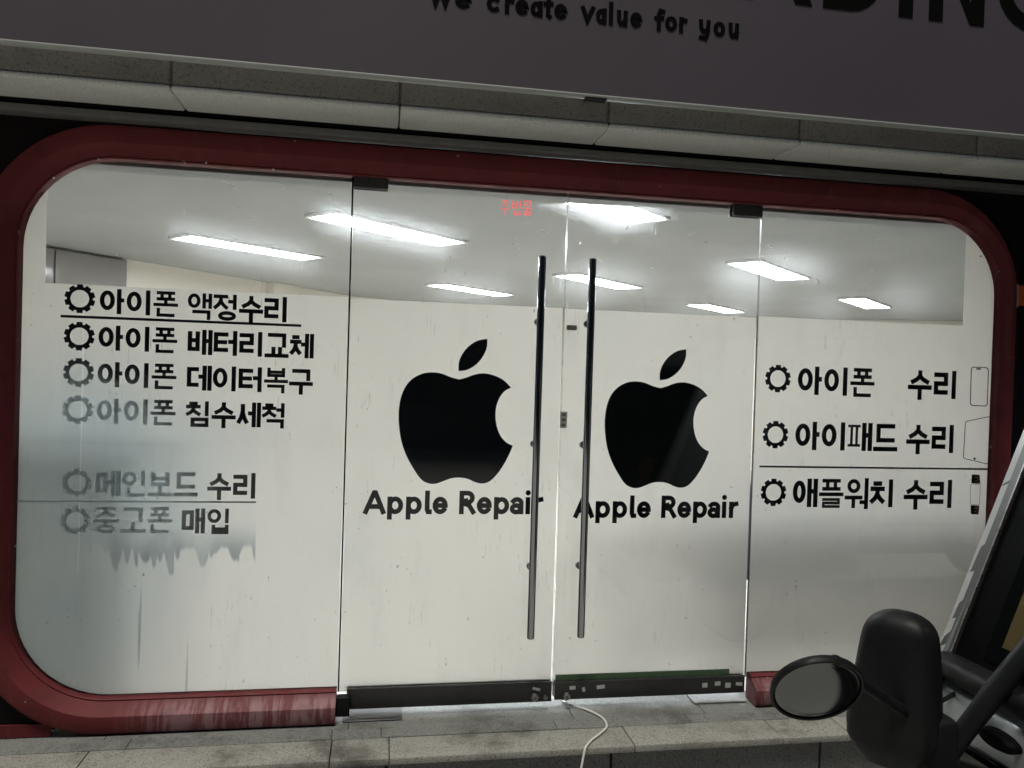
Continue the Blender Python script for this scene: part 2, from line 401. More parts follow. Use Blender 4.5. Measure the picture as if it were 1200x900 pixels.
# ------------------------------------------------------------------ strokes -> lettering
def ribbon(mb, pts, w, y, closed=False, capped=True, th=.001, cap=True):
    """a stroke of width w along 2D points (x, z) on the plane y"""
    P = [Vector((p[0], p[1])) for p in pts]; n = len(P)
    if not closed and cap:
        a = (P[0]-P[1]).normalized(); c = (P[-1]-P[-2]).normalized()
        P[0] = P[0]+a*w*.5; P[-1] = P[-1]+c*w*.5
    L, R = [], []
    for i in range(n):
        if closed: d0 = (P[i]-P[i-1]).normalized(); d1 = (P[(i+1) % n]-P[i]).normalized()
        else:
            d0 = (P[i]-P[i-1]).normalized() if i else (P[1]-P[0]).normalized()
            d1 = (P[i+1]-P[i]).normalized() if i < n-1 else d0
        n0 = Vector((-d0.y, d0.x)); n1 = Vector((-d1.y, d1.x)); m = (n0+n1)
        m = m/max(m.length_squared, .3)*2 if m.length > 1e-5 else n0
        L.append(P[i]+m*w*.5); R.append(P[i]-m*w*.5)
    mb.n += 1; y = y-mb.n % 40*.000012
    V = lambda p, yy: mb.bm.verts.new((p.x, yy, p.y))
    lf = [V(p, y) for p in L]; rf = [V(p, y) for p in R]; lb = [V(p, y+th) for p in L]; rb = [V(p, y+th) for p in R]
    m = n if closed else n-1
    for i in range(m):
        j = (i+1) % n
        mb.bm.faces.new((lf[i], lf[j], rf[j], rf[i])); mb.bm.faces.new((lb[i], rb[i], rb[j], lb[j]))
        mb.bm.faces.new((lf[i], lb[i], lb[j], lf[j])); mb.bm.faces.new((rf[i], rf[j], rb[j], rb[i]))
    if not closed:
        mb.bm.faces.new((lf[0], rf[0], rb[0], lb[0])); mb.bm.faces.new((lf[-1], lb[-1], rb[-1], rf[-1]))
def arc(cx, cy, rx, ry, a0, a1, n=14):
    return [(cx+rx*math.cos(math.radians(a0+(a1-a0)*i/n)), cy+ry*math.sin(math.radians(a0+(a1-a0)*i/n))) for i in range(n+1)]

CONS = "ㄱㄲㄴㄷㄸㄹㅁㅂㅃㅅㅆㅇㅈㅉㅊㅋㅌㅍㅎ"
FIN = ["", "ㄱ", "ㄲ", "ㄳ", "ㄴ", "ㄵ", "ㄶ", "ㄷ", "ㄹ", "ㄺ", "ㄻ", "ㄼ", "ㄽ", "ㄾ", "ㄿ", "ㅀ", "ㅁ", "ㅂ", "ㅄ", "ㅅ", "ㅆ", "ㅇ", "ㅈ", "ㅊ", "ㅋ", "ㅌ", "ㅍ", "ㅎ"]
VOW = "ㅏㅐㅑㅒㅓㅔㅕㅖㅗㅘㅙㅚㅛㅜㅝㅞㅟㅠㅡㅢㅣ"
def consonant(c, x0, y0, x1, y1, t):
    """strokes (pts, closed) of one consonant inside a box, centre lines inset by half the stroke"""
    h = t/2; l, r, bt, tp = x0+h, x1-h, y0+h, y1-h; m = (bt+tp)/2; cx = (l+r)/2
    if c == "ㄱ": return [([(l, tp), (r, tp), (r, bt)], 0)]
    if c == "ㄴ": return [([(l, tp), (l, bt), (r, bt)], 0)]
    if c == "ㄷ": return [([(r, tp), (l, tp), (l, bt), (r, bt)], 0)]
    if c == "ㄹ": return [([(l, tp), (r, tp), (r, m), (l, m), (l, bt), (r, bt)], 0)]
    if c == "ㅁ": return [([(l, bt), (r, bt), (r, tp), (l, tp)], 1)]
    if c == "ㅂ": return [([(l, tp), (l, bt), (r, bt), (r, tp)], 0), ([(l+h, m+.06*(tp-bt)), (r-h, m+.06*(tp-bt))], 0)]
    if c == "ㅇ": return [(arc(cx, (bt+tp)/2, (r-l)/2, (tp-bt)/2, 0, 360, 28)[:-1], 1)]
    def legs(top, yb):
        k = top-(top-yb)*.42
        return [([(cx, top), (cx, k+.02), (cx-(cx-l)*.45, yb+(k-yb)*.42), (l, yb)], 0), ([(cx, k), (cx+(r-cx)*.45, yb+(k-yb)*.42), (r, yb)], 0)]
    if c == "ㅅ": return legs(tp, bt)
    if c == "ㅈ": return [([(l, tp), (r, tp)], 0)]+legs(tp-h*.4, bt)
    if c == "ㅊ":
        q = tp-(tp-bt)*.30
        return [([(cx-(r-l)*.22, tp), (cx+(r-l)*.22, tp)], 0), ([(l, q), (r, q)], 0)]+legs(q-h*.4, bt)
    if c == "ㅌ": return [([(r, tp), (l, tp), (l, bt), (r, bt)], 0), ([(l+h, m), (r-h*.6, m)], 0)]
    if c == "ㅍ":
        a = l+(r-l)*.24; e = r-(r-l)*.24
        return [([(l, tp), (r, tp)], 0), ([(l, bt), (r, bt)], 0), ([(a, tp-h), (a, bt+h)], 2), ([(e, tp-h), (e, bt+h)], 2)]
    return []
def syllable(ch):
    i = ord(ch)-0xAC00; c = CONS[i//588]; v = VOW[i % 588//28]; f = FIN[i % 28]; out = []
    H = v in "ㅗㅛㅜㅡㅠ"
    if v == "ㅝ":
        t = .125; out += [(s, t) for s in consonant(c, .1, .52, .62, 1.0, t)]
        out += [(([(.06, .36), (.66, .36)], 0), t), (([(.36, .36), (.36, .06)], 0), t), (([(.9, .97), (.9, .03)], 0), .135), (([(.70, .2), (.9, .2)], 0), t)]
        return out
    if not H:
        t = .15 if not f else .13; lo = .03 if not f else .43; b0, b1 = (.17, .93) if not f else (.44, .98)
        if f: 
            if v == "ㅐ": t = .12
        two = v in "ㅐㅔㅖ"; bx = .5 if two else .58
        if v == "ㅔ": bx = .46
        if c == "ㅂ" and two: bx = .47
        if c == "ㅍ" and two: out += [(s, .085) for s in consonant(c, .0, b0, bx, b1, .085)]
        else: out += [(s, t) for s in consonant(c, .0, b0, bx, b1, t)]
        st = lambda x: (([(x, 1.-t/2), (x, lo+t/2)], 0), t)
        mid = (b0+b1)/2+.02
        if v == "ㅏ": out += [st(.77), (([(.77, mid), (.96-t/2, mid)], 0), t)]
        elif v == "ㅣ": out += [st(.86)]
        elif v == "ㅓ": out += [st(.88), (([(.68, mid), (.88, mid)], 0), t)]
        elif v == "ㅐ": out += [st(.67), st(.925), (([(.70, mid), (.9, mid)], 0), t)]
        elif v == "ㅔ": out += [st(.715), st(.93), (([(.55, mid), (.7, mid)], 0), t)]
        if f: out += [(s, t) for s in consonant(f, .2, .0, .93, .36, t)]
    else:
        if not f:
            t = .145
            if v in "ㅗㅛ": bar, b0 = .09, .42
            elif v == "ㅜ": bar, b0 = .40, .52
            else: bar, b0 = .10, .34
            out += [(s, t) for s in consonant(c, .12, b0, .88, .98, t)]
            out += [(([(t/2, bar), (1-t/2, bar)], 0), t)]
            if v == "ㅗ": out += [(([(.5, bar), (.5, b0)], 2), t)]
            if v == "ㅛ": out += [(([(.36, bar), (.36, b0+.02)], 2), t), (([(.64, bar), (.64, b0+.02)], 2), t)]
            if v == "ㅜ": out += [(([(.5, bar), (.5, t/2-.03)], 0), t)]
        else:
            t = .118
            b0 = .64 if v == "ㅗ" else .60
            bar = .47
            out += [(s, t) for s in consonant(c, .13, b0, .87, 1., t)]
            out += [(([(t/2, bar), (1-t/2, bar)], 0), t)]
            if v == "ㅗ": out += [(([(.5, bar), (.5, b0+.03)], 2), t)]
            if v == "ㅜ": out += [(([(.5, bar), (.5, .34)], 2), t)]
            ft = t if f != "ㄹ" else .09
            out += [(s, ft) for s in consonant(f, .14, .0, .86, .335, ft)]
    return out
def hangul(mb, text, xa, xb, za, zb, y, bold=1.):
    n = len(text); adv = (xb-xa)/n; w = adv*.94 if n > 1 else adv; hgt = zb-za
    for k, ch in enumerate(text):
        ox = xa+k*(xb-xa-w)/max(1, n-1)
        for (pts, closed), t in syllable(ch):
            tt = t*bold*1.15*(w+hgt)/2
            ribbon(mb, [(ox+p[0]*w, za+p[1]*hgt) for p in pts], tt, y, closed == 1, cap=(closed != 2))
def gear(mb, c, r, y, teeth=10):
    pts = []
    for k in range(teeth):
        a = 2*math.pi*k/teeth+math.pi/2
        for da, rr in ((-.25, .83), (-.18, 1.0), (.18, 1.0), (.25, .83)):
            pts.append((a+da*1., rr))
    out, inn = [], []
    for a, rr in pts:
        out.append((c.x+r*rr*math.cos(a), c.z+r*rr*math.sin(a))); inn.append((c.x+r*.60*math.cos(a), c.z+r*.60*math.sin(a)))
    n = len(pts); V = lambda p, yy: mb.bm.verts.new((p[0], yy, p[1]))
    of = [V(p, y) for p in out]; nf = [V(p, y) for p in inn]; ob = [V(p, y+.001) for p in out]; nb = [V(p, y+.001) for p in inn]
    for i in range(n):
        j = (i+1) % n
        for q in ((of[i], of[j], nf[j], nf[i]), (ob[i], nb[i], nb[j], ob[j]), (of[i], ob[i], ob[j], of[j]), (nf[i], nf[j], nb[j], nb[i])): mb.bm.faces.new(q)
YL = 3.2075                                     # lettering sits on the inner face of the glass
def text_group(mb, text, xs, xe, yt, yb):
    a = wall(xs, yb, YL); c = wall(xs, yt, YL); e = wall(xe, yb, YL)
    hangul(mb, text, a.x, e.x, a.z, c.z, YL)
def line_part(parent, groups, gr=None, name="lettering"):
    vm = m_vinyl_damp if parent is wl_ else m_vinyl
    b = MB()
    for g in groups: text_group(b, *g)
    o = b.build(name, vm, parent)
    if gr:
        b = MB(); gear(b, wall(gr[0], gr[1], YL), gr[2]/281., YL); b.build("gear_icon", vm, parent)
    return o
def rule(mb, p, q, w):
    a = wall(*p, YL); c = wall(*q, YL); z = (a.z+c.z)/2; ribbon(mb, [(a.x, z), (c.x, z)], w, YL, cap=False)

# ------------------------------------------------------------------ glass panes, film
def pane(parent, x0, x1, z0, z1):
    b = MB(); b.box(x0, x1, 3.195, 3.205, z0, z1)
    b.bm.faces.ensure_lookup_table()
    for f in b.bm.faces:
        f.normal_update()
        if abs(f.normal.y) < .5: f.material_index = 1
    return b.build("glass_pane", [m_glass, m_edge], parent)
YF = 3.2115
def film_part(parent, rects, m=None):
    b = MB()
    for x0, x1, z0, z1 in rects: b.box(x0, x1, YF, YF+.0006, z0, z1)
    return b.build("frosted_film", m or m_film, parent)

wl_ = thing("fixed_window", "left fixed window with frosted film, faded lettering and a damp drip stain", "window", (-.75, 3.2, ZS), "fixed panes beside the glass doors")
pane(wl_, -1.44, -.150, E(-1.32), E(.84))
b = MB(); b.box(-.1495, -.1435, 3.1955, 3.2115, E(-1.318), E(.80)); b.build("edge_seal", m_rubber, wl_)
film_part(wl_, [(-1.44, -.152, E(-1.32), E(.297)), (-1.44, -1.293, E(.2972), E(.84))], m_film_damp_shade)
line_part(wl_, [("아이폰", 117, 208, 338, 368), ("액정수리", 220, 337, 343, 374)], (93.5, 350, 15.8))
line_part(wl_, [("아이폰", 115.5, 207, 381, 411), ("배터리교체", 220, 367, 386, 416)], (92.8, 394, 15.8))
line_part(wl_, [("아이폰", 114.5, 206, 424, 454), ("데이터복구", 219, 366, 428, 458)], (92, 436.5, 15.8))
line_part(wl_, [("아이폰", 113.5, 205, 467, 497), ("침수세척", 218, 334, 470, 500)], (91, 480, 15.8))
line_part(wl_, [("메인보드", 112, 231, 552, 582), ("수리", 243, 300, 554, 585)], (90, 566, 15.4))
line_part(wl_, [("중고폰", 109, 201, 594, 625), ("매입", 213, 269, 596, 626)], (88, 610, 15.4))
b = MB(); rule(b, (71, 370), (353, 382), .0105); b.build("underline", m_vinyl_damp, wl_)
b = MB(); rule(b, (20, 586), (300, 590), .006); b.build("underline", m_vinyl_damp, wl_)

wr_ = thing("fixed_window", "right fixed window with three lines of lettering and small device outlines", "window", (2.2, 3.2, ZS), "fixed panes beside the glass doors")
pane(wr_, 1.6365, 2.89, E(-1.32), E(.84))
film_part(wr_, [(1.638, 2.89, E(-1.32), E(.296)), (2.672, 2.89, E(.2962), E(.84))])
line_part(wr_, [("아이폰", 935, 1024, 429, 463), ("수리", 1064, 1121, 433, 467)], (911.7, 443.7, 17.6))
line_part(wr_, [("아이패드", 932, 1051, 494, 528), ("수리", 1062, 1118, 497, 531)], (908.8, 509.4, 17.6))
line_part(wr_, [("애플워치", 929, 1047, 561, 595), ("수리", 1059, 1116, 562, 596)], (906.5, 577, 17.6))
b = MB(); rule(b, (890, 546), (1161, 550.5), .0085); b.build("underline", m_vinyl, wr_)
def closed_line(mb, pts, w, rad=0):
    P = [wall(*p, YL) for p in pts]; P = [Vector((p.x, p.z)) for p in P]; out = []
    n = len(P)
    for i in range(n):
        a, c, e = P[i-1], P[i], P[(i+1) % n]
        if rad:
            u = (a-c).normalized()*rad; v = (e-c).normalized()*rad
            for t in (0, .25, .5, .75, 1): out.append((c+u)*(1-t)**2+c*2*t*(1-t)+(c+v)*t*t)
        else: out.append(c)
    ribbon(mb, out, w, YL, True)
b = MB(); closed_line(b, [(1138.5, 430), (1158.5, 431), (1157, 476), (1137, 475)], .0042, .016)
b.box(wall(1147, 431, YL).x-.012, wall(1147, 431, YL).x+.012, YL-.0005, YL+.0005, wall(1147, 431.5, YL).z-.007, wall(1147, 431.5, YL).z); b.build("phone_outline", m_vinyl, wr_)
b = MB(); closed_line(b, [(1131.5, 494), (1160, 488), (1158, 544), (1129, 537)], .0034, .010)
q = wall(1142, 538.5, YL); b.lathe([(0, 0), (.006, 0), (.006, .001), (0, .001)], (q.x, YL-.0006, q.z+.004), (0, 1, 0), 12); b.build("tablet_outline", m_vinyl, wr_)
b = MB()
for pts in ([(1139, 556), (1148, 556.3), (1149, 567), (1138.5, 566.5)], [(1137.5, 592), (1148, 592.5), (1146.5, 603), (1138, 602.5)]):
    P = [wall(*p, YL) for p in pts]; b.poly_prism([(p.x, YL, p.z) for p in P], (0, .001, 0))
closed_line(b, [(1137.5, 567.5), (1149, 568), (1148, 591.5), (1137, 591)], .0014, .008)
w_ = b.build("watch_outline", m_vinyl, wr_)
b = MB()
for (px, py) in ((1143.2, 559.5), (1143.2, 563.5), (1142.6, 595.5), (1142.4, 599.5)):
    q = wall(px, py, YL); b.box(q.x-.005, q.x+.005, YL-.0012, YL-.0004, q.z-.0022, q.z+.0022)
b.build("strap_slot", m_sticker, w_)

# ------------------------------------------------------------------ doors
body = [[(415, 434), (385, 426), (355, 414), (325, 409), (290, 412), (255, 428), (228, 455), (210, 495), (202, 545), (203, 600), (212, 655), (230, 705), (255, 750), (280, 785), (305, 799), (330, 801), (355, 793), (385, 782), (415, 779), (445, 784), (470, 795), (495, 800), (520, 793), (545, 770), (570, 735), (590, 698), (603, 667)],
        [(603, 667), (580, 655), (560, 632), (547, 600), (542, 565), (545, 530), (557, 498), (575, 475), (597, 463)],
        [(597, 463), (575, 440), (548, 424), (515, 414), (490, 413), (465, 418), (440, 427), (415, 434)]]
leaf = [[(412, 404), (413, 375), (425, 345), (447, 318), (478, 298), (513, 291)], [(513, 291), (512, 320), (500, 350), (478, 378), (450, 397), (430, 403), (412, 404)]]
def curve_loop(segs, n=5):
    out = []
    for s in segs:
        for i in range(len(s)-1):
            p0 = Vector(s[max(i-1, 0)]); p1 = Vector(s[i]); p2 = Vector(s[i+1]); p3 = Vector(s[min(i+2, len(s)-1)])
            for k in range(n):
                t = k/n
                out.append(.5*((2*p1)+(p2-p0)*t+(2*p0-5*p1+4*p2-p3)*t*t+(3*p1-p0-3*p2+p3)*t**3))
    return out
def logo(parent, dx, dz):
    b = MB()
    for segs in (body, leaf):
        L = [wall(400+p.x/3, 300+p.y/3, YL) for p in curve_loop(segs)]
        b.poly_prism([(p.x+dx, YL, p.z+dz) for p in L], (0, .001, 0))
    return b.build("logo", m_vinyl, parent)
XH = .74
def glyph(c):
    """(strokes of points in cap-height units, advance box width) for a bold rounded sans"""
    t = .2; h = t/2; X = XH
    if c == 'A': return [([(.085, h), (.415, 1-h), (.47, 1-h), (.80, h)], 0), ([(.2, .32), (.69, .32)], 0)]
    if c == 'R': return [([(h, h), (h, 1-h), (.34, 1-h)]+arc(.36, .70, .2, .2, 90, -90, 10)+[(.36, .5), (h, .5)], 0), ([(.36, .48), (.60, h)], 0)]
    if c == 'p': return [([(h, X-h), (h, -.23+h)], 0), (arc(.33, X/2, .23, X/2-h, 0, 360, 24)[:-1], 1)]
    if c == 'l': return [([(h, 1-h), (h, .2), (.14, h), (.2, h)], 0)]
    if c == 'e': return [([(.10, X/2+.0), (.54, X/2+.0)]+arc(.32, X/2, .22, X/2-h, 4, 318, 20), 0)]
    if c == 'a': return [(arc(.31, X*.66, .19, X*.34-h, 150, 0, 10)+[(.5, h)], 0), (arc(.28, .235, .18, .145, 0, 360, 18)[:-1], 1)]
    if c == 'i': return [([(h, X-h), (h, h)], 0), (arc(h, .93, .05, .05, 0, 360, 10)[:-1], 3)]
    if c == 'r': return [([(h, X-h), (h, h)], 0), ([(h, X*.62), (.2, X-h-.03), (.34, X-h)], 0)]
POSX = [('A', 0, .89), ('p', .97, 1.63), ('p', 1.75, 2.43), ('l', 2.54, 2.79), ('e', 2.87, 3.52), ('R', 4.0, 4.68), ('e', 4.76, 5.40), ('p', 5.5, 6.12), ('a', 6.19, 6.78), ('i', 6.88, 7.09), ('r', 7.22, 7.63)]
def latin(parent, x0, z0, cap, wid):
    b = MB(); sx = wid/7.63
    for c, a, e in POSX:
        for pts, cl in glyph(c):
            ribbon(b, [(x0+a*sx+p[0]*sx, z0+p[1]*cap) for p in pts], (.203 if cl != 3 else .13)*cap, YL, cl in (1, 3))
    return b.build("lettering", m_vinyl, parent)
def handle(parent, x, xi):
    h = MB(); h.tube([(x, 3.125, E(-1.096)), (x, 3.125, E(-1.09)), (x, 3.125, E(.49)), (x, 3.125, E(.496))], .0155, 24, radii=[.0135, .0155, .0155, .0135])
    o = h.build("pull_handle", m_chrome, parent, 40)
    for z in (.226, -.29, -.808):
        s = MB(); s.tube([(x, 3.137, E(z)), (x, 3.178, E(z))], .008, 14); s.lathe([(0, 0), (.015, 0), (.015, .012), (0, .012)], (x, 3.181, E(z)), (0, 1, 0), 20)
        s.build("standoff", m_lock, o, 40)
def patch(parent, x0, x1, z0, z1, name="patch_fitting"):
    b = MB(); b.box(x0, x1, 3.178, 3.194, z0, z1, .006, 3); b.box(x0, x1, 3.2125, 3.228, z0, z1, .006, 3)
    return b.build(name, m_steel, parent, 40)
def rail(parent, x0, x1, z0, z1):
    b = MB(); b.box(x0, x1, 3.176, 3.1935, z0, z1, .003, 2); b.box(x0, x1, 3.2125, 3.232, z0, z1, .003, 2); b.box(x0+.002, x1-.002, 3.194, 3.2120, z0+.002, E(-1.322))
    return b.build("bottom_rail", m_steel, parent, 40)
def stick(parent, px, py, w, h, m=None, y=3.1755, name="sticker", rot=0):
    q = wall(px, py, y); b = MB()
    a, c = math.cos(rot), math.sin(rot); P = [(-w/2, -h/2), (w/2, -h/2), (w/2, h/2), (-w/2, h/2)]
    b.poly_prism([(q.x+u*a-v*c, y-.0006, q.z+u*c+v*a) for u, v in P], (0, .0006, 0))
    return b.build(name, m or m_sticker, parent)
def lock(parent, px, py, r):
    q = wall(px, py, 3.17); b = MB(); b.lathe([(0, -.012), (r*.55, -.012), (r*.6, -.010), (r*.9, -.009), (r, -.006), (r, .0058), (0, .0058)], q, (0, 1, 0), 24)
    b.box(q.x-r*.08, q.x+r*.08, q.y-.0132, q.y-.011, q.z-r*.4, q.z+r*.4, mi=1)
    return b.build("lock", [m_lock, m_rubber], parent, 40)

dl = thing("glass_door", "left glass door with black fruit logo, handle at its right and a plain dark bottom rail", "glass door", (.3, 3.2, ZS), "pair of frosted glass doors")
pane(dl, -.143, .7485, E(-1.318), E(.80))
film_part(dl, [(-.142, .747, E(-1.318), E(.292))])
logo(dl, 0, 0)
_b = wall(426, 602.5, YL); _e = wall(635.5, 602, YL)
latin(dl, _b.x, _b.z, .0985, _e.x-_b.x)
handle(dl, .634, 0)
patch(dl, -.143, -.004, E(.737), E(.84)); rail(dl, -.112, .744, E(-1.386), E(-1.302))
b = MB(); b.box(-.152, -.098, 3.135, 3.1755, E(-1.398), E(-1.318), .006, 3); b.build("pivot_block", m_black, dl, 40)
lock(dl, 626.5, 817, .0165); lock(dl, 639, 817, .0095)
stick(dl, 628.5, 807.5, .034, .011, rot=-.25)

dr = thing("glass_door", "right glass door with black fruit logo, green tape and paper scraps along its bottom rail", "glass door", (1.2, 3.2, ZS), "pair of frosted glass doors")
pane(dr, .7525, 1.633, E(-1.318), E(.80))
film_part(dr, [(.754, 1.632, E(-1.318), E(.290))])
_p = wall(400+603/3, 300+667/3, YL); _q = wall(832.5, 532, YL)
logo(dr, .883, -.012)
_b = wall(672.5, 607, YL); _e = wall(864, 607, YL)
latin(dr, _b.x, _b.z, .0985, _e.x-_b.x)
handle(dr, .849, 0)
patch(dr, 1.494, 1.633, E(.730), E(.84)); rail(dr, .757, 1.622, E(-1.381), E(-1.306))
b = MB(); b.box(.762, 1.555, 3.1925, 3.1946, E(-1.305), E(-1.279)); b.build("tape_strip", m_tape, dr)
lock(dr, 664, 816, .016)
for px, py, w, h, r in ((671, 806, .026, .015, 0), (684, 808, .013, .020, .2), (704, 805, .036, .016, .1), (826, 803, .024, .02, 0), (841, 801, .026, .018, .1), (853, 803, .026, .022, 0), (866, 801.5, .03, .014, -.1)):
    stick(dr, px, py, w, h, rot=r)
stick(dr, 670, 384, .044, .022, plain("grey_label", (.36, .36, .34), .6), 3.1946, "label")
sk = stick(dr, 660.5, 492, .030, .070, m_white, 3.1946, "sticker")
b = MB(); q = wall(660.5, 492, 3.1935)
for du, dv in ((0, .022), (0, 0), (0, -.022)): b.box(q.x+du-.008, q.x+du+.008, 3.1934, 3.1938, q.z+dv-.006, q.z+dv+.006)
b.build("printed_mark", plain("grey_print", (.25, .25, .25), .6), sk)

# bits of old adhesive and scratches left on the clear glass
rs = random.Random(11)
for par, spots in ((wl_, [(386, 226), (271, 219), (330, 224), (300, 255)]), (dl, [(527, 306), (545, 322), (521, 320), (470, 268), (620, 262), (606, 290), (640, 275), (585, 318)]),
                   (dr, [(672, 256), (735, 267), (722, 287), (700, 300), (688, 320), (790, 300), (760, 310), (826, 283), (815, 270)]), (wr_, [(921, 300), (921, 309), (1025, 318), (960, 330), (905, 290)])):
    b = MB()
    for px, py in spots:
        for _ in range(rs.randint(1, 3)):
            q = wall(px+rs.uniform(-4, 4), py+rs.uniform(-4, 4), 3.1943); a0 = rs.uniform(0, 6.28); cv = rs.uniform(-.5, .5); L = rs.uniform(.006, .03); pts = [(q.x, q.z)]
            for i in range(4): a0 += cv; pts.append((pts[-1][0]+math.cos(a0)*L/4, pts[-1][1]+math.sin(a0)*L/4))
            ribbon(b, pts, rs.uniform(.0009, .0022), 3.1943, th=.0003)
    b.build("adhesive_residue", m_film, par)

# ------------------------------------------------------------------ red window frame
def rr(x0, x1, z0, z1, r, xa, xb, n=12):
    """open loop: from (xa, z0) left, up, over and down to (xb, z0)"""
    P = [(xa, z0)]
    P += [(x0+r+r*math.cos(a), z0+r+r*math.sin(a)) for a in [math.radians(270-90*i/n) for i in range(n+1)]]
    P += [(x0+r+r*math.cos(a), z1-r+r*math.sin(a)) for a in [math.radians(180-90*i/n) for i in range(n+1)]]
    P += [(x1-r+r*math.cos(a), z1-r+r*math.sin(a)) for a in [math.radians(90-90*i/n) for i in range(n+1)]]
    P += [(x1-r+r*math.cos(a), z0+r+r*math.sin(a)) for a in [math.radians(0-90*i/n) for i in range(n+1)]]
    return P+[(xb, z0)]
fr = thing("window_frame", "red painted metal frame with rounded corners around the whole glass front", "frame", (.7, 3.1, ZS))
XA, XB = -.153, 1.646
def offloop(o): return rr(-1.372-o, 2.832+o*.25, E(-1.302-o), E(.782+o), .35+o, XA, XB, 14)
prof = [(.03, 3.2125), (0, 3.2125), (0, 3.170), (.004, 3.164), (.008, 3.167), (.013, 3.161), (.040, 3.117), (.047, 3.110), (.100, 3.105), (.110, 3.109), (.115, 3.125), (.115, 3.2125)]
b = MB(); rings = []
for s, y in prof: rings.append([b.bm.verts.new((p[0], y, p[1])) for p in offloop(s)])
for i in range(len(rings)):
    A, B = rings[i], rings[(i+1) % len(rings)]
    for k in range(len(A)-1): b.bm.faces.new((A[k], A[k+1], B[k+1], B[k]))
b.bm.faces.new([r_[0] for r_ in rings]); b.bm.faces.new([r_[-1] for r_ in rings][::-1])
b.build("moulding", m_red, fr, 30)
# foot plate at the lower left
b = MB(); b.box(-1.44, -1.20, 3.121, 3.128, ZS+.001, E(-1.37)); b.build("foot_plate", m_red, fr)
b = MB()
for i, (px, py) in enumerate([(62, 208), (115, 186), (241, 190), (320, 198), (18, 640), (1150, 300), (1172, 318)]):
    q = wall(px, py, 3.112); b.lathe([(0, -.003), (.003, -.002), (.004, .008)], q, (0, 1, 0), 10)
b.build("screw", m_lock, fr, 60)

# ------------------------------------------------------------------ sign lettering
YB = 2.814
def soft(mb, pts, w, closed=False):
    ribbon(mb, pts, w, YB, closed)
    if not closed:
        for p in (pts[0], pts[-1]): mb.lathe([(0, 0), (w*.5, 0), (w*.5, .0008), (0, .0008)], (p[0], YB-.0003, p[1]), (0, 1, 0), 12)
def hand(c):
    o = lambda x=.5: (arc(.5, .5, .42, .46, 0, 360, 20)[:-1], 1)
    return {
     'W': [([(.0, 1.6), (.28, .05), (.5, 1.1), (.72, .05), (1.0, 1.6)], 0)],
     'e': [([(.12, .48), (.9, .56)]+arc(.5, .5, .40, .46, 10, 310, 16), 0)],
     'c': [(arc(.55, .5, .44, .46, 55, 305, 16), 0)],
     'r': [([(.2, 1.), (.2, .0)], 0), ([(.2, .6), (.5, .95), (.85, .9)], 0)],
     'a': [(arc(.45, .48, .36, .44, 0, 360, 18)[:-1], 1), ([(.86, 1.), (.86, .0)], 0)],
     't': [([(.5, 1.45), (.45, .1), (.7, .0)], 0), ([(.05, 1.), (.95, 1.05)], 0)],
     'v': [([(.05, 1.0), (.45, .0), (.92, 1.05)], 0)],
     'l': [([(.4, 1.6), (.45, .0)], 0)],
     'u': [([(.1, 1.), (.14, .3), (.35, .02), (.6, .06), (.86, .4)], 0), ([(.88, 1.), (.86, .0)], 0)],
     'f': [([(.95, 1.45), (.6, 1.5), (.42, 1.2), (.42, -.05)], 0), ([(.05, .85), (.85, .9)], 0)],
     'o': [o()],
     'y': [([(.1, 1.), (.16, .4), (.4, .15), (.8, .35)], 0), ([(.88, 1.), (.8, .0), (.6, -.45), (.15, -.35)], 0)],
    }[c]
zu = .00115; bx = wall(501, 7, YB).x; b = None
for c, a, e in [('W', 60, 140), ('e', 143, 200), ('c', 245, 292), ('r', 303, 337), ('e', 338, 385), ('a', 388, 432), ('t', 432, 464), ('e', 466, 512), ('v', 556, 604), ('a', 606, 645), ('l', 648, 668), ('u', 676, 716), ('e', 722, 765),
                ('f', 806, 842), ('o', 843, 886), ('r', 890, 922), ('y', 960, 1005), ('o', 1013, 1056), ('u', 1066, 1106)]:
    if c in 'Wcvfy' or b is None:
        if b: b.build("sign_word", m_ink, sg)
        b = MB()
    for pts, cl in hand(c):
        soft(b, [(bx+(a-60)*zu+.006+p[0]*((e-a)*zu-.012), E(1.3276)+.007+p[1]*.045) for p in pts], .0165, cl == 1)
b.build("sign_word", m_ink, sg)
b = MB(); K = 1.0236; zb = E(1.452*K); HB = .33*K
def blk(pts, closed=False, w=.062): ribbon(b, [(p[0]*K, zb+p[1]) for p in pts], w*K, YB, closed, cap=False)
def cut(pts):
    b.n += 1; b.poly_prism([(p[0]*K, YB-b.n % 40*.000012, zb+p[1]) for p in pts], (0, .001, 0))
h = .031*K
blk([(.70, HB-h), (.94, HB-h)]); blk([(.82, HB-2*h), (.82, 0)])
blk([(1.0, 0), (1.0, HB)]); blk([(1.031, HB-h), (1.13, HB-h)]+arc(1.13, HB-.1, .07, .07, 90, -90, 8)+[(1.031, HB-.17)]); cut([(1.07, HB-.19), (1.14, HB-.19), (1.245, 0), (1.175, 0)])
cut([(1.268, 0), (1.338, 0), (1.452, HB), (1.382, HB)]); cut([(1.452, HB), (1.405, HB-.1), (1.515, 0), (1.585, 0)][::1]); blk([(1.35, .095), (1.51, .095)])
blk([(1.66, 0), (1.66, HB)]); blk([(1.691, HB-h), (1.75, HB-h)]+arc(1.75, HB/2, .105, HB/2-h, 90, -90, 12)+[(1.691, h)])
blk([(1.983, 0), (1.983, HB)])
blk([(2.115, 0), (2.115, HB)]); blk([(2.30, 0), (2.30, HB)]); cut([(2.147, HB), (2.147, HB-.09), (2.268, 0), (2.268, .09)])
blk(arc(2.56, HB/2, .14, HB/2-h, 50, 330, 18)+[(2.69, HB/2-.02)]); blk([(2.58, HB/2+.01), (2.72, HB/2+.01)])
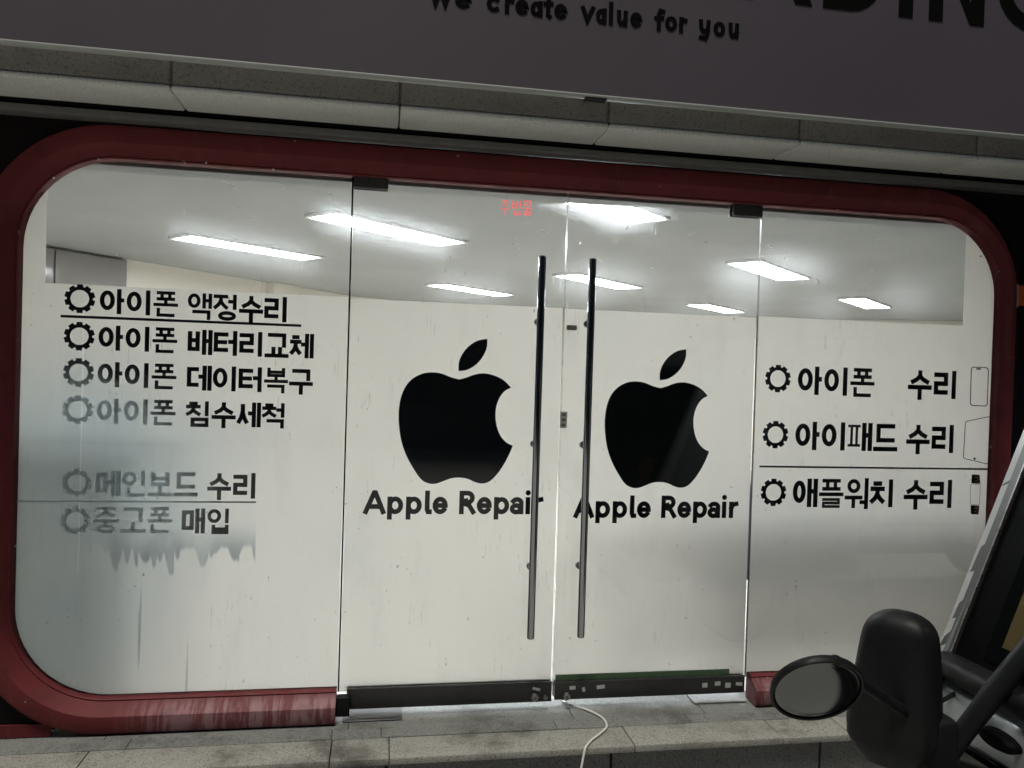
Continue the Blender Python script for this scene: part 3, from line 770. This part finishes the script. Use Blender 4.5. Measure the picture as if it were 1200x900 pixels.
b.build("big_lettering", m_ink, sg)

# ------------------------------------------------------------------ ceiling lights
lamps = [((-1.12, 6.69), "long slim ceiling light farthest left, above the left window's lettering"),
         ((.03, 5.47), "long ceiling light crossing the joint between left window and left door"),
         ((1.00, 9.06), "small distant ceiling light just above the left door's logo"),
         ((1.14, 4.20), "wide bright ceiling light cut by the red frame above the right door"),
         ((2.17, 7.68), "ceiling light seen behind the tops of the two pull handles"),
         ((3.34, 6.33), "ceiling light crossing the joint between right door and right window"),
         ((4.43, 9.85), "small distant ceiling light low down behind the right edge of the right door"),
         ((5.67, 8.40), "ceiling light above the right window's lettering, rightmost of all")]
LA = math.radians(42)
def lamp():
    t = thing("ceiling_light", "", "ceiling light", (0, 0, E(1.0)), "ceiling lights in the shop")
    b = MB()
    for x0, x1, y0, y1 in ((-.63, .63, -.155, -.14), (-.63, .63, .14, .155), (-.63, -.60, -.1398, .1398), (.60, .63, -.1398, .1398)): b.box(x0, x1, y0, y1, -.022, -.0005, .002, 1)
    b.build("frame", m_lightframe, t, local=True)
    b = MB(); b.box(-.5995, .5995, -.1395, .1395, -.016, -.004); b.build("diffuser", m_led, t, local=True)
    return t
t0 = lamp()
for i, (c, lab) in enumerate(lamps):
    if i == 0: t = t0
    else:
        t = t0.copy(); COL.objects.link(t)
        for ch in t0.children:
            q = ch.copy(); COL.objects.link(q); q.parent = t
    t.location = (c[0], c[1], E(1.0)); t.rotation_euler = (0, 0, LA); t["label"] = lab

# tall grey cabinet against the far left wall of the shop
cb = thing("cabinet", "tall glossy grey cabinet in the far left corner behind the left window", "cabinet", (-2.9, 7.5, ZS))
p0 = Vector((-3.35, 6.79, 0)); p1 = Vector((-2.51, 7.93, 0)); nn = Vector((.81, -.587, 0))
b = MB(); b.poly_prism([p0+nn*.003, p1+nn*.003, p1+nn*.06, p0+nn*.06], (0, 0, 1))
for v in b.bm.verts: v.co.z = ZS if v.co.z < .5 else E(.985)
b.build("carcass", m_cab, cb)
b = MB(); dd = (p1-p0).normalized()
for k in range(2):
    a = p0+dd*(.01+.7*k)+nn*.061; c = p0+dd*(.69+.7*k)+nn*.061
    b.poly_prism([a, c, c+nn*.02, a+nn*.02], (0, 0, 1))
for v in b.bm.verts: v.co.z = ZS+.05 if v.co.z < .5 else E(.97)
b.build("door", m_cab, cb)

# unseen furniture, added to throw soft shade on the film
dk = thing("shade_desk", "dark desk added unseen close behind the right window to shade its film", "shade_desk", (2.1, 3.6, ZS))
b = MB(); b.box(1.15, 3.05, 3.56, 4.1, E(-.54), E(-.505), .004); b.build("top", m_cab, dk)
b = MB(); b.box(1.22, 2.98, 3.62, 3.64, E(-1.0), E(-.5405)); b.build("front_panel", m_deskp, dk)
for x in (1.20, 2.95):
    b = MB(); b.box(x, x+.05, 3.66, 4.05, ZS-.001, E(-.5405)); b.build("leg", m_cab, dk)
cs = thing("shade_chest", "low grey chest added unseen close behind the left window to shade its film", "chest", (-1.0, 3.65, ZS))
b = MB(); b.box(-1.42, -.82, 3.56, 3.9, ZS-.001, E(-.20), .01); b.build("carcass", m_deskp, cs)
b = MB(); b.box(-1.44, -.80, 3.54, 3.92, E(-.1995), E(-.17), .008); b.build("lid", m_deskp, cs)

# red LED words hanging behind the left door
ls = thing("led_sign", "small red lit letters on a clear plate behind the top of the left door", "led sign", (.54, 3.26, E(.68)))
b = MB(); a = wall(586, 252, 3.26); c = wall(624, 236, 3.26)
for ch, u0, u1, v0 in (("주", 0, .30, 0.), ("법", .36, .66, .02), ("물", .70, 1., .06)):
    for (pts, cl), t in syllable(ch):
        ribbon(b, [(a.x+(c.x-a.x)*(u0+(u1-u0)*p[0]), a.z+(c.z-a.z)*(v0+p[1])) for p in pts], .0036, 3.26, cl == 1)
b.build("lettering", m_redled, ls)
clear = N("clear_acrylic"); _t = clear.add("ShaderNodeBsdfTransparent"); _t.inputs[0].default_value = (.996, .996, .996, 1); clear.l.new(_t.outputs[0], clear.out.inputs[0])
b = MB(); b.box(a.x-.02, c.x+.02, 3.2625, 3.2655, a.z-.02, E(.999)); b.build("backing_plate", clear.m, ls)

# ------------------------------------------------------------------ small things on the step
b = MB()
pts = [(.806, 3.24, ZS+.006), (.835, 3.20, ZS+.006), (.90, 3.135, ZS+.006), (.937, 3.06, ZS+.006), (.932, 2.985, ZS+.006), (.885, 2.925, ZS+.006), (.845, 2.885, ZS+.006), (.815, 2.845, ZS+.0065), (.800, 2.824, ZS+.003), (.790, 2.815, ZS-.03), (.770, 2.80, ZS-.12), (.75, 2.77, .02), (.72, 2.70, .006), (.62, 2.5, .006), (.3, 2.3, .006), (-.5, 2.25, .006)]
sp = []
for i in range(len(pts)-1):
    p_ = [Vector(pts[max(0, min(len(pts)-1, i+k))]) for k in (-1, 0, 1, 2)]
    for k in range(6):
        t = k/6; sp.append(.5*((2*p_[1])+(p_[2]-p_[0])*t+(2*p_[0]-5*p_[1]+4*p_[2]-p_[3])*t*t+(3*p_[1]-p_[0]-3*p_[2]+p_[3])*t**3))
b.tube(sp, .0046, 10)
tag(b.build("cable", m_white, None, 60), "white cable coming from under the doors and hanging over the step", "cable")
b = MB(); b.box(1.385, 1.628, 3.165, 3.262, ZS+.0005, ZS+.006, .002, 1)
tag(b.build("cover_plate", m_plate, None), "grey steel floor plate under the right end of the right door", "metal plate", "floor plates under the doors")
b = MB(); b.box(-.125, .115, 3.135, 3.262, ZS+.0005, ZS+.006, .002, 1)
tag(b.build("cover_plate", m_steel, None), "dull dark floor plate under the left end of the left door", "metal plate", "floor plates under the doors")
ws = thing("wall_sign", "small orange and white box fixed to the dark wall right of the frame", "wall box", (2.95, 3.1, E(.43)))
a = wall(1190, 360, 3.112); c = wall(1206, 334, 3.112)
b = MB(); b.box(a.x, a.x+.014, 3.112, 3.129, a.z, c.z, .002); b.build("side_plate", m_sticker, ws)
b = MB(); b.box(a.x+.0145, a.x+.12, 3.113, 3.129, a.z+.01, c.z-.003, .003); b.build("face", m_orange, ws)

# ------------------------------------------------------------------ parked truck (local: +X forward, +Y to its left, Z up)
TX, TY = 1.52, 1.13                            # foremost point of the nose, centre line
tr = thing("parked_truck", "pale cab-over truck parked at the right with dark mirrors on arms", "truck", (TX, TY, 0)); tr.rotation_euler = (0, 0, math.pi)
def T(x, y, z): return Vector((TX-x, TY-y, z))                 # world -> truck (all heights are above the road)
HW = .82
def side(prof, y0, y1):
    b = MB(); b.poly_prism([(x, y0, z) for x, z in prof], (0, y1-y0, 0)); bmesh.ops.bevel(b.bm, geom=b.bm.edges[:], offset=.03, segments=4, affect='EDGES', profile=.5); return b
cabp = [(-.04, .42), (.0, .60), (-.02, .80), (-.10, .86), (-.46, 1.76), (-.62, 1.90), (-1.45, 1.93), (-1.52, .42)]
side(cabp, -HW, HW).build("cab", m_silver, tr, 40, True)
# windscreen: raked plane just in front of the cab face
def rake(t, y, off): # t 0..1 from sill to roof
    p = Vector((-.10, 0, .86)).lerp(Vector((-.46, 0, 1.76)), t); n = Vector((.9, 0, .36)).normalized(); q = p+n*off; q.y = y; return q
def screen(t0, t1, y0, y1, o0, o1, nm, m):
    b = MB(); P = [rake(t0, y0, o0), rake(t0, y1, o0), rake(t1, y1, o0), rake(t1, y0, o0)]; n = Vector((.9, 0, .36)).normalized()
    b.poly_prism(P, n*(o1-o0)); return b.build(nm, m, tr, None, True)
screen(.0, .96, -.80, .80, .004, .012, "windscreen_seal", m_rubber)
screen(.05, .92, -.70, .70, .0125, .016, "windscreen", m_screen)
screen(-.10, 1.02, -.862, -.834, -.03, .012, "pillar_trim", m_paint)
n_ = Vector((.9, 0, .36)).normalized()
for t0_, t1_, w0, w1 in ((.03, .08, -.858, -.842), (.12, .19, -.852, -.8345), (.27, .37, -.853, -.8345), (.55, .57, -.861, -.84)):
    b = MB(); b.poly_prism([rake(t0_, w0, .0124), rake(t0_+.012, w1, .0124), rake(t1_, w1, .0124), rake(t1_-.02, w0+.004, .0124)], n_*.001)
    b.build("dark_reflection", m_greytrim, tr, None, True)  # dark reflections on the white pillar, painted as thin pieces
screen(-.08, 1.02, -.8335, -.806, -.02, .019, "pillar_cover", m_greytrim)
screen(-.02, 1.02, -.8055, -.8005, -.012, .0225, "bright_strip", m_lock)
screen(.10, .30, -.655, -.40, .0165, .0185, "gold_reflection", m_beige)  # gold reflection in the windscreen, built as a coloured strip
b = MB(); b.box(-.14, -.022, -.835, .835, .835, .89, .02, 3); b.box(-.16, .012, -.835, -.775, .56, .8345, .02, 3); b.build("cowl", m_black, tr, 40, True)
b = MB(); b.box(-.05, .035, -.80, .80, .30, .52, .03, 4); b.build("bumper", m_black, tr, 40, True)
for s in (-1, 1):
    b = MB(); b.box(-.03, .012, s*.62-.13, s*.62+.13, .56, .72, .02, 4); b.build("headlight", m_mirror, tr, 40, True)
b = MB(); b.lathe([(0, .012), (.8, .01), (1, 0), (1, -.02)], (0, 0, 0), (1, 0, 0), 32)
for v in b.bm.verts: v.co = Vector((v.co.x+.003, v.co.y*.06-.53, v.co.z*.022+.775))
b.build("vent", m_rubber, tr, 40, True)
b = MB(); b.box(-4.6, -1.6, -.80, .80, .62, .74, .01); b.build("bed_floor", m_silver, tr, 40, True)
b = MB(); b.box(-4.6, -1.6, -.82, .82, .742, 2.15, .02, 3); b.build("reflection_blocker", m_greytrim, tr, 40, True)  # unseen box added so the window glass reflects only dark
b = MB(); b.box(-4.6, -.2, -.35, .35, .45, .60, .01); b.build("chassis", m_black, tr, 40, True)
for x in (-.75, -3.7):
    for s in (-1, 1):
        b = MB(); b.lathe([(0, -.08), (.19, -.08), (.20, -.09), (.29, -.09), (.31, -.06), (.31, .06), (.29, .09), (.20, .09), (.19, .06), (0, .05)], (x, s*.70, .31), (0, s, 0), 36)
        b.build("wheel", m_rubber, tr, 40, True)
# mirrors on the truck's far front corner
def cpt(px, py, dist_y): return wall(px, py, dist_y)
def tl(p): return T(p.x, p.y, p.z)
yM = 1.75
c = tl(wall(1050, 806, yM))
mh = MB()                                       # housing: a superellipse body that narrows to the top
rings = []
ts = [0, .03, .08, .15, .25, .37, .5, .6, .68, .75, .81, .86, .90, .935, .96, .98, .992, .998]
for t in ts:
    z = -.185+.385*t
    g = 1.04-.30*t**1.6
    if t > .80: g *= max(.02, 1-((t-.80)/.20)**3.0)**.46
    if t < .22: g *= .62+.38*math.sin(t/.22*math.pi/2)
    wv, dv = .104*g, .085*g
    rg = []
    for k in range(36):
        a = 2*math.pi*k/36; ca, sa = math.cos(a), math.sin(a); e = .6
        rg.append(mh.bm.verts.new(Vector((c.x+dv*math.copysign(abs(sa)**e, sa)*(1 if sa > 0 else .5), c.y+wv*math.copysign(abs(ca)**e, ca)*(1 if ca > 0 else 1.06)+.012*t, c.z+z))))
    rings.append(rg)
for i in range(len(ts)-1):
    for k in range(36): mh.bm.faces.new((rings[i][k], rings[i][(k+1) % 36], rings[i+1][(k+1) % 36], rings[i+1][k]))
mh.bm.faces.new(rings[0][::-1]); mh.bm.faces.new(rings[-1])
bmesh.ops.rotate(mh.bm, verts=mh.bm.verts[:], cent=c, matrix=Matrix.Rotation(math.radians(38), 3, 'Z'))
mo = mh.build("wing_mirror", m_black, tr, 50, True)
b = MB(); b.box(-.002, .002, -.06, .06, -.10, .10)
bmesh.ops.bevel(b.bm, geom=[e for e in b.bm.edges if abs(e.verts[0].co.x-e.verts[1].co.x) > .001], offset=.03, segments=5, affect='EDGES', profile=.5)
for v in b.bm.verts: v.co += Vector((c.x-.0445, c.y, c.z-.02))
bmesh.ops.rotate(b.bm, verts=b.bm.verts[:], cent=c, matrix=Matrix.Rotation(math.radians(38), 3, 'Z'))
b.build("mirror_glass", m_mirror, mo, 40, True)
# arm from the cab nose to the foot of the mirror
b = MB(); p0 = tl(wall(1092, 912, 1.72)); p1 = tl(wall(1128, 860, 1.70)); p2 = tl(wall(1165, 812, 1.68)); p3 = tl(wall(1218, 748, 1.66))
b.tube([p0, p1, p2, p3], .04, 16, radii=[.023, .025, .027, .029]); arm = b.build("mirror_arm", m_black, tr, 60, True)
b = MB(); b.tube([tl(wall(1096, 825, 1.80)), tl(wall(1108, 819, 1.82)), tl(wall(1120, 812, 1.86)), tl(wall(1130, 802, 1.92))], .006, 10); b.build("mirror_stay", m_black, tr, 60, True)
b = MB(); q = tl(wall(1085, 850, 1.70)); b.box(q.x-.06, q.x+.05, q.y-.05, q.y+.05, q.z-.10, q.z+.03, .02, 3); b.build("mirror_bracket", m_black, tr, 40, True)
# round convex look-down mirror
rc = tl(wall(957, 808, 1.62)); toc = (tl(Vector((0, 0, EYE)))-rc).normalized()
axr = toc.cross(Vector((0, 0, 1))).normalized()          # horizontal axis in the picture plane
upv = axr.cross(toc).normalized()
ang = math.radians(24); minor = (upv*math.cos(ang) + axr*(-math.sin(ang))) if axr.dot(tl(wall(1000, 808, 1.62))-rc) > 0 else (upv*math.cos(ang)+axr*math.sin(ang))
tiltm = math.radians(55); nrm = (toc*math.cos(tiltm) - minor*math.sin(tiltm)).normalized()
R_ = .100
b = MB(); b.lathe([(R_*.985, -.002), (R_*.99, .006), (R_*1.04, .007), (R_*1.07, .0), (R_*1.04, -.012), (R_*.8, -.022), (0, -.028)], rc, nrm, 48); aux = b.build("round_mirror", m_black, tr, 50, True)
b = MB(); b.lathe([(R_*.984, .0)]+[(R_*.984*math.cos(math.radians(a)), .016*math.sin(math.radians(a))) for a in range(8, 90, 8)]+[(0, .016)], rc, nrm, 48); b.build("mirror_glass", m_mirror, aux, 60, True)
b = MB(); s0 = tl(wall(1004, 797, 1.63)); s1 = tl(wall(1076, 846, 1.69)); b.tube([s0, s0.lerp(s1, .5), s1], .013, 14, radii=[.012, .014, .020]); b.build("stalk", m_black, aux, 60, True)
b = MB(); q = tl(wall(979, 776, 1.70)); b.lathe([(0, -.014), (.015, -.012), (.019, 0), (.015, .010), (.008, .016), (0, .018)], q, (0, 0, 1), 20); b.build("knob", m_black, aux, 60, True)
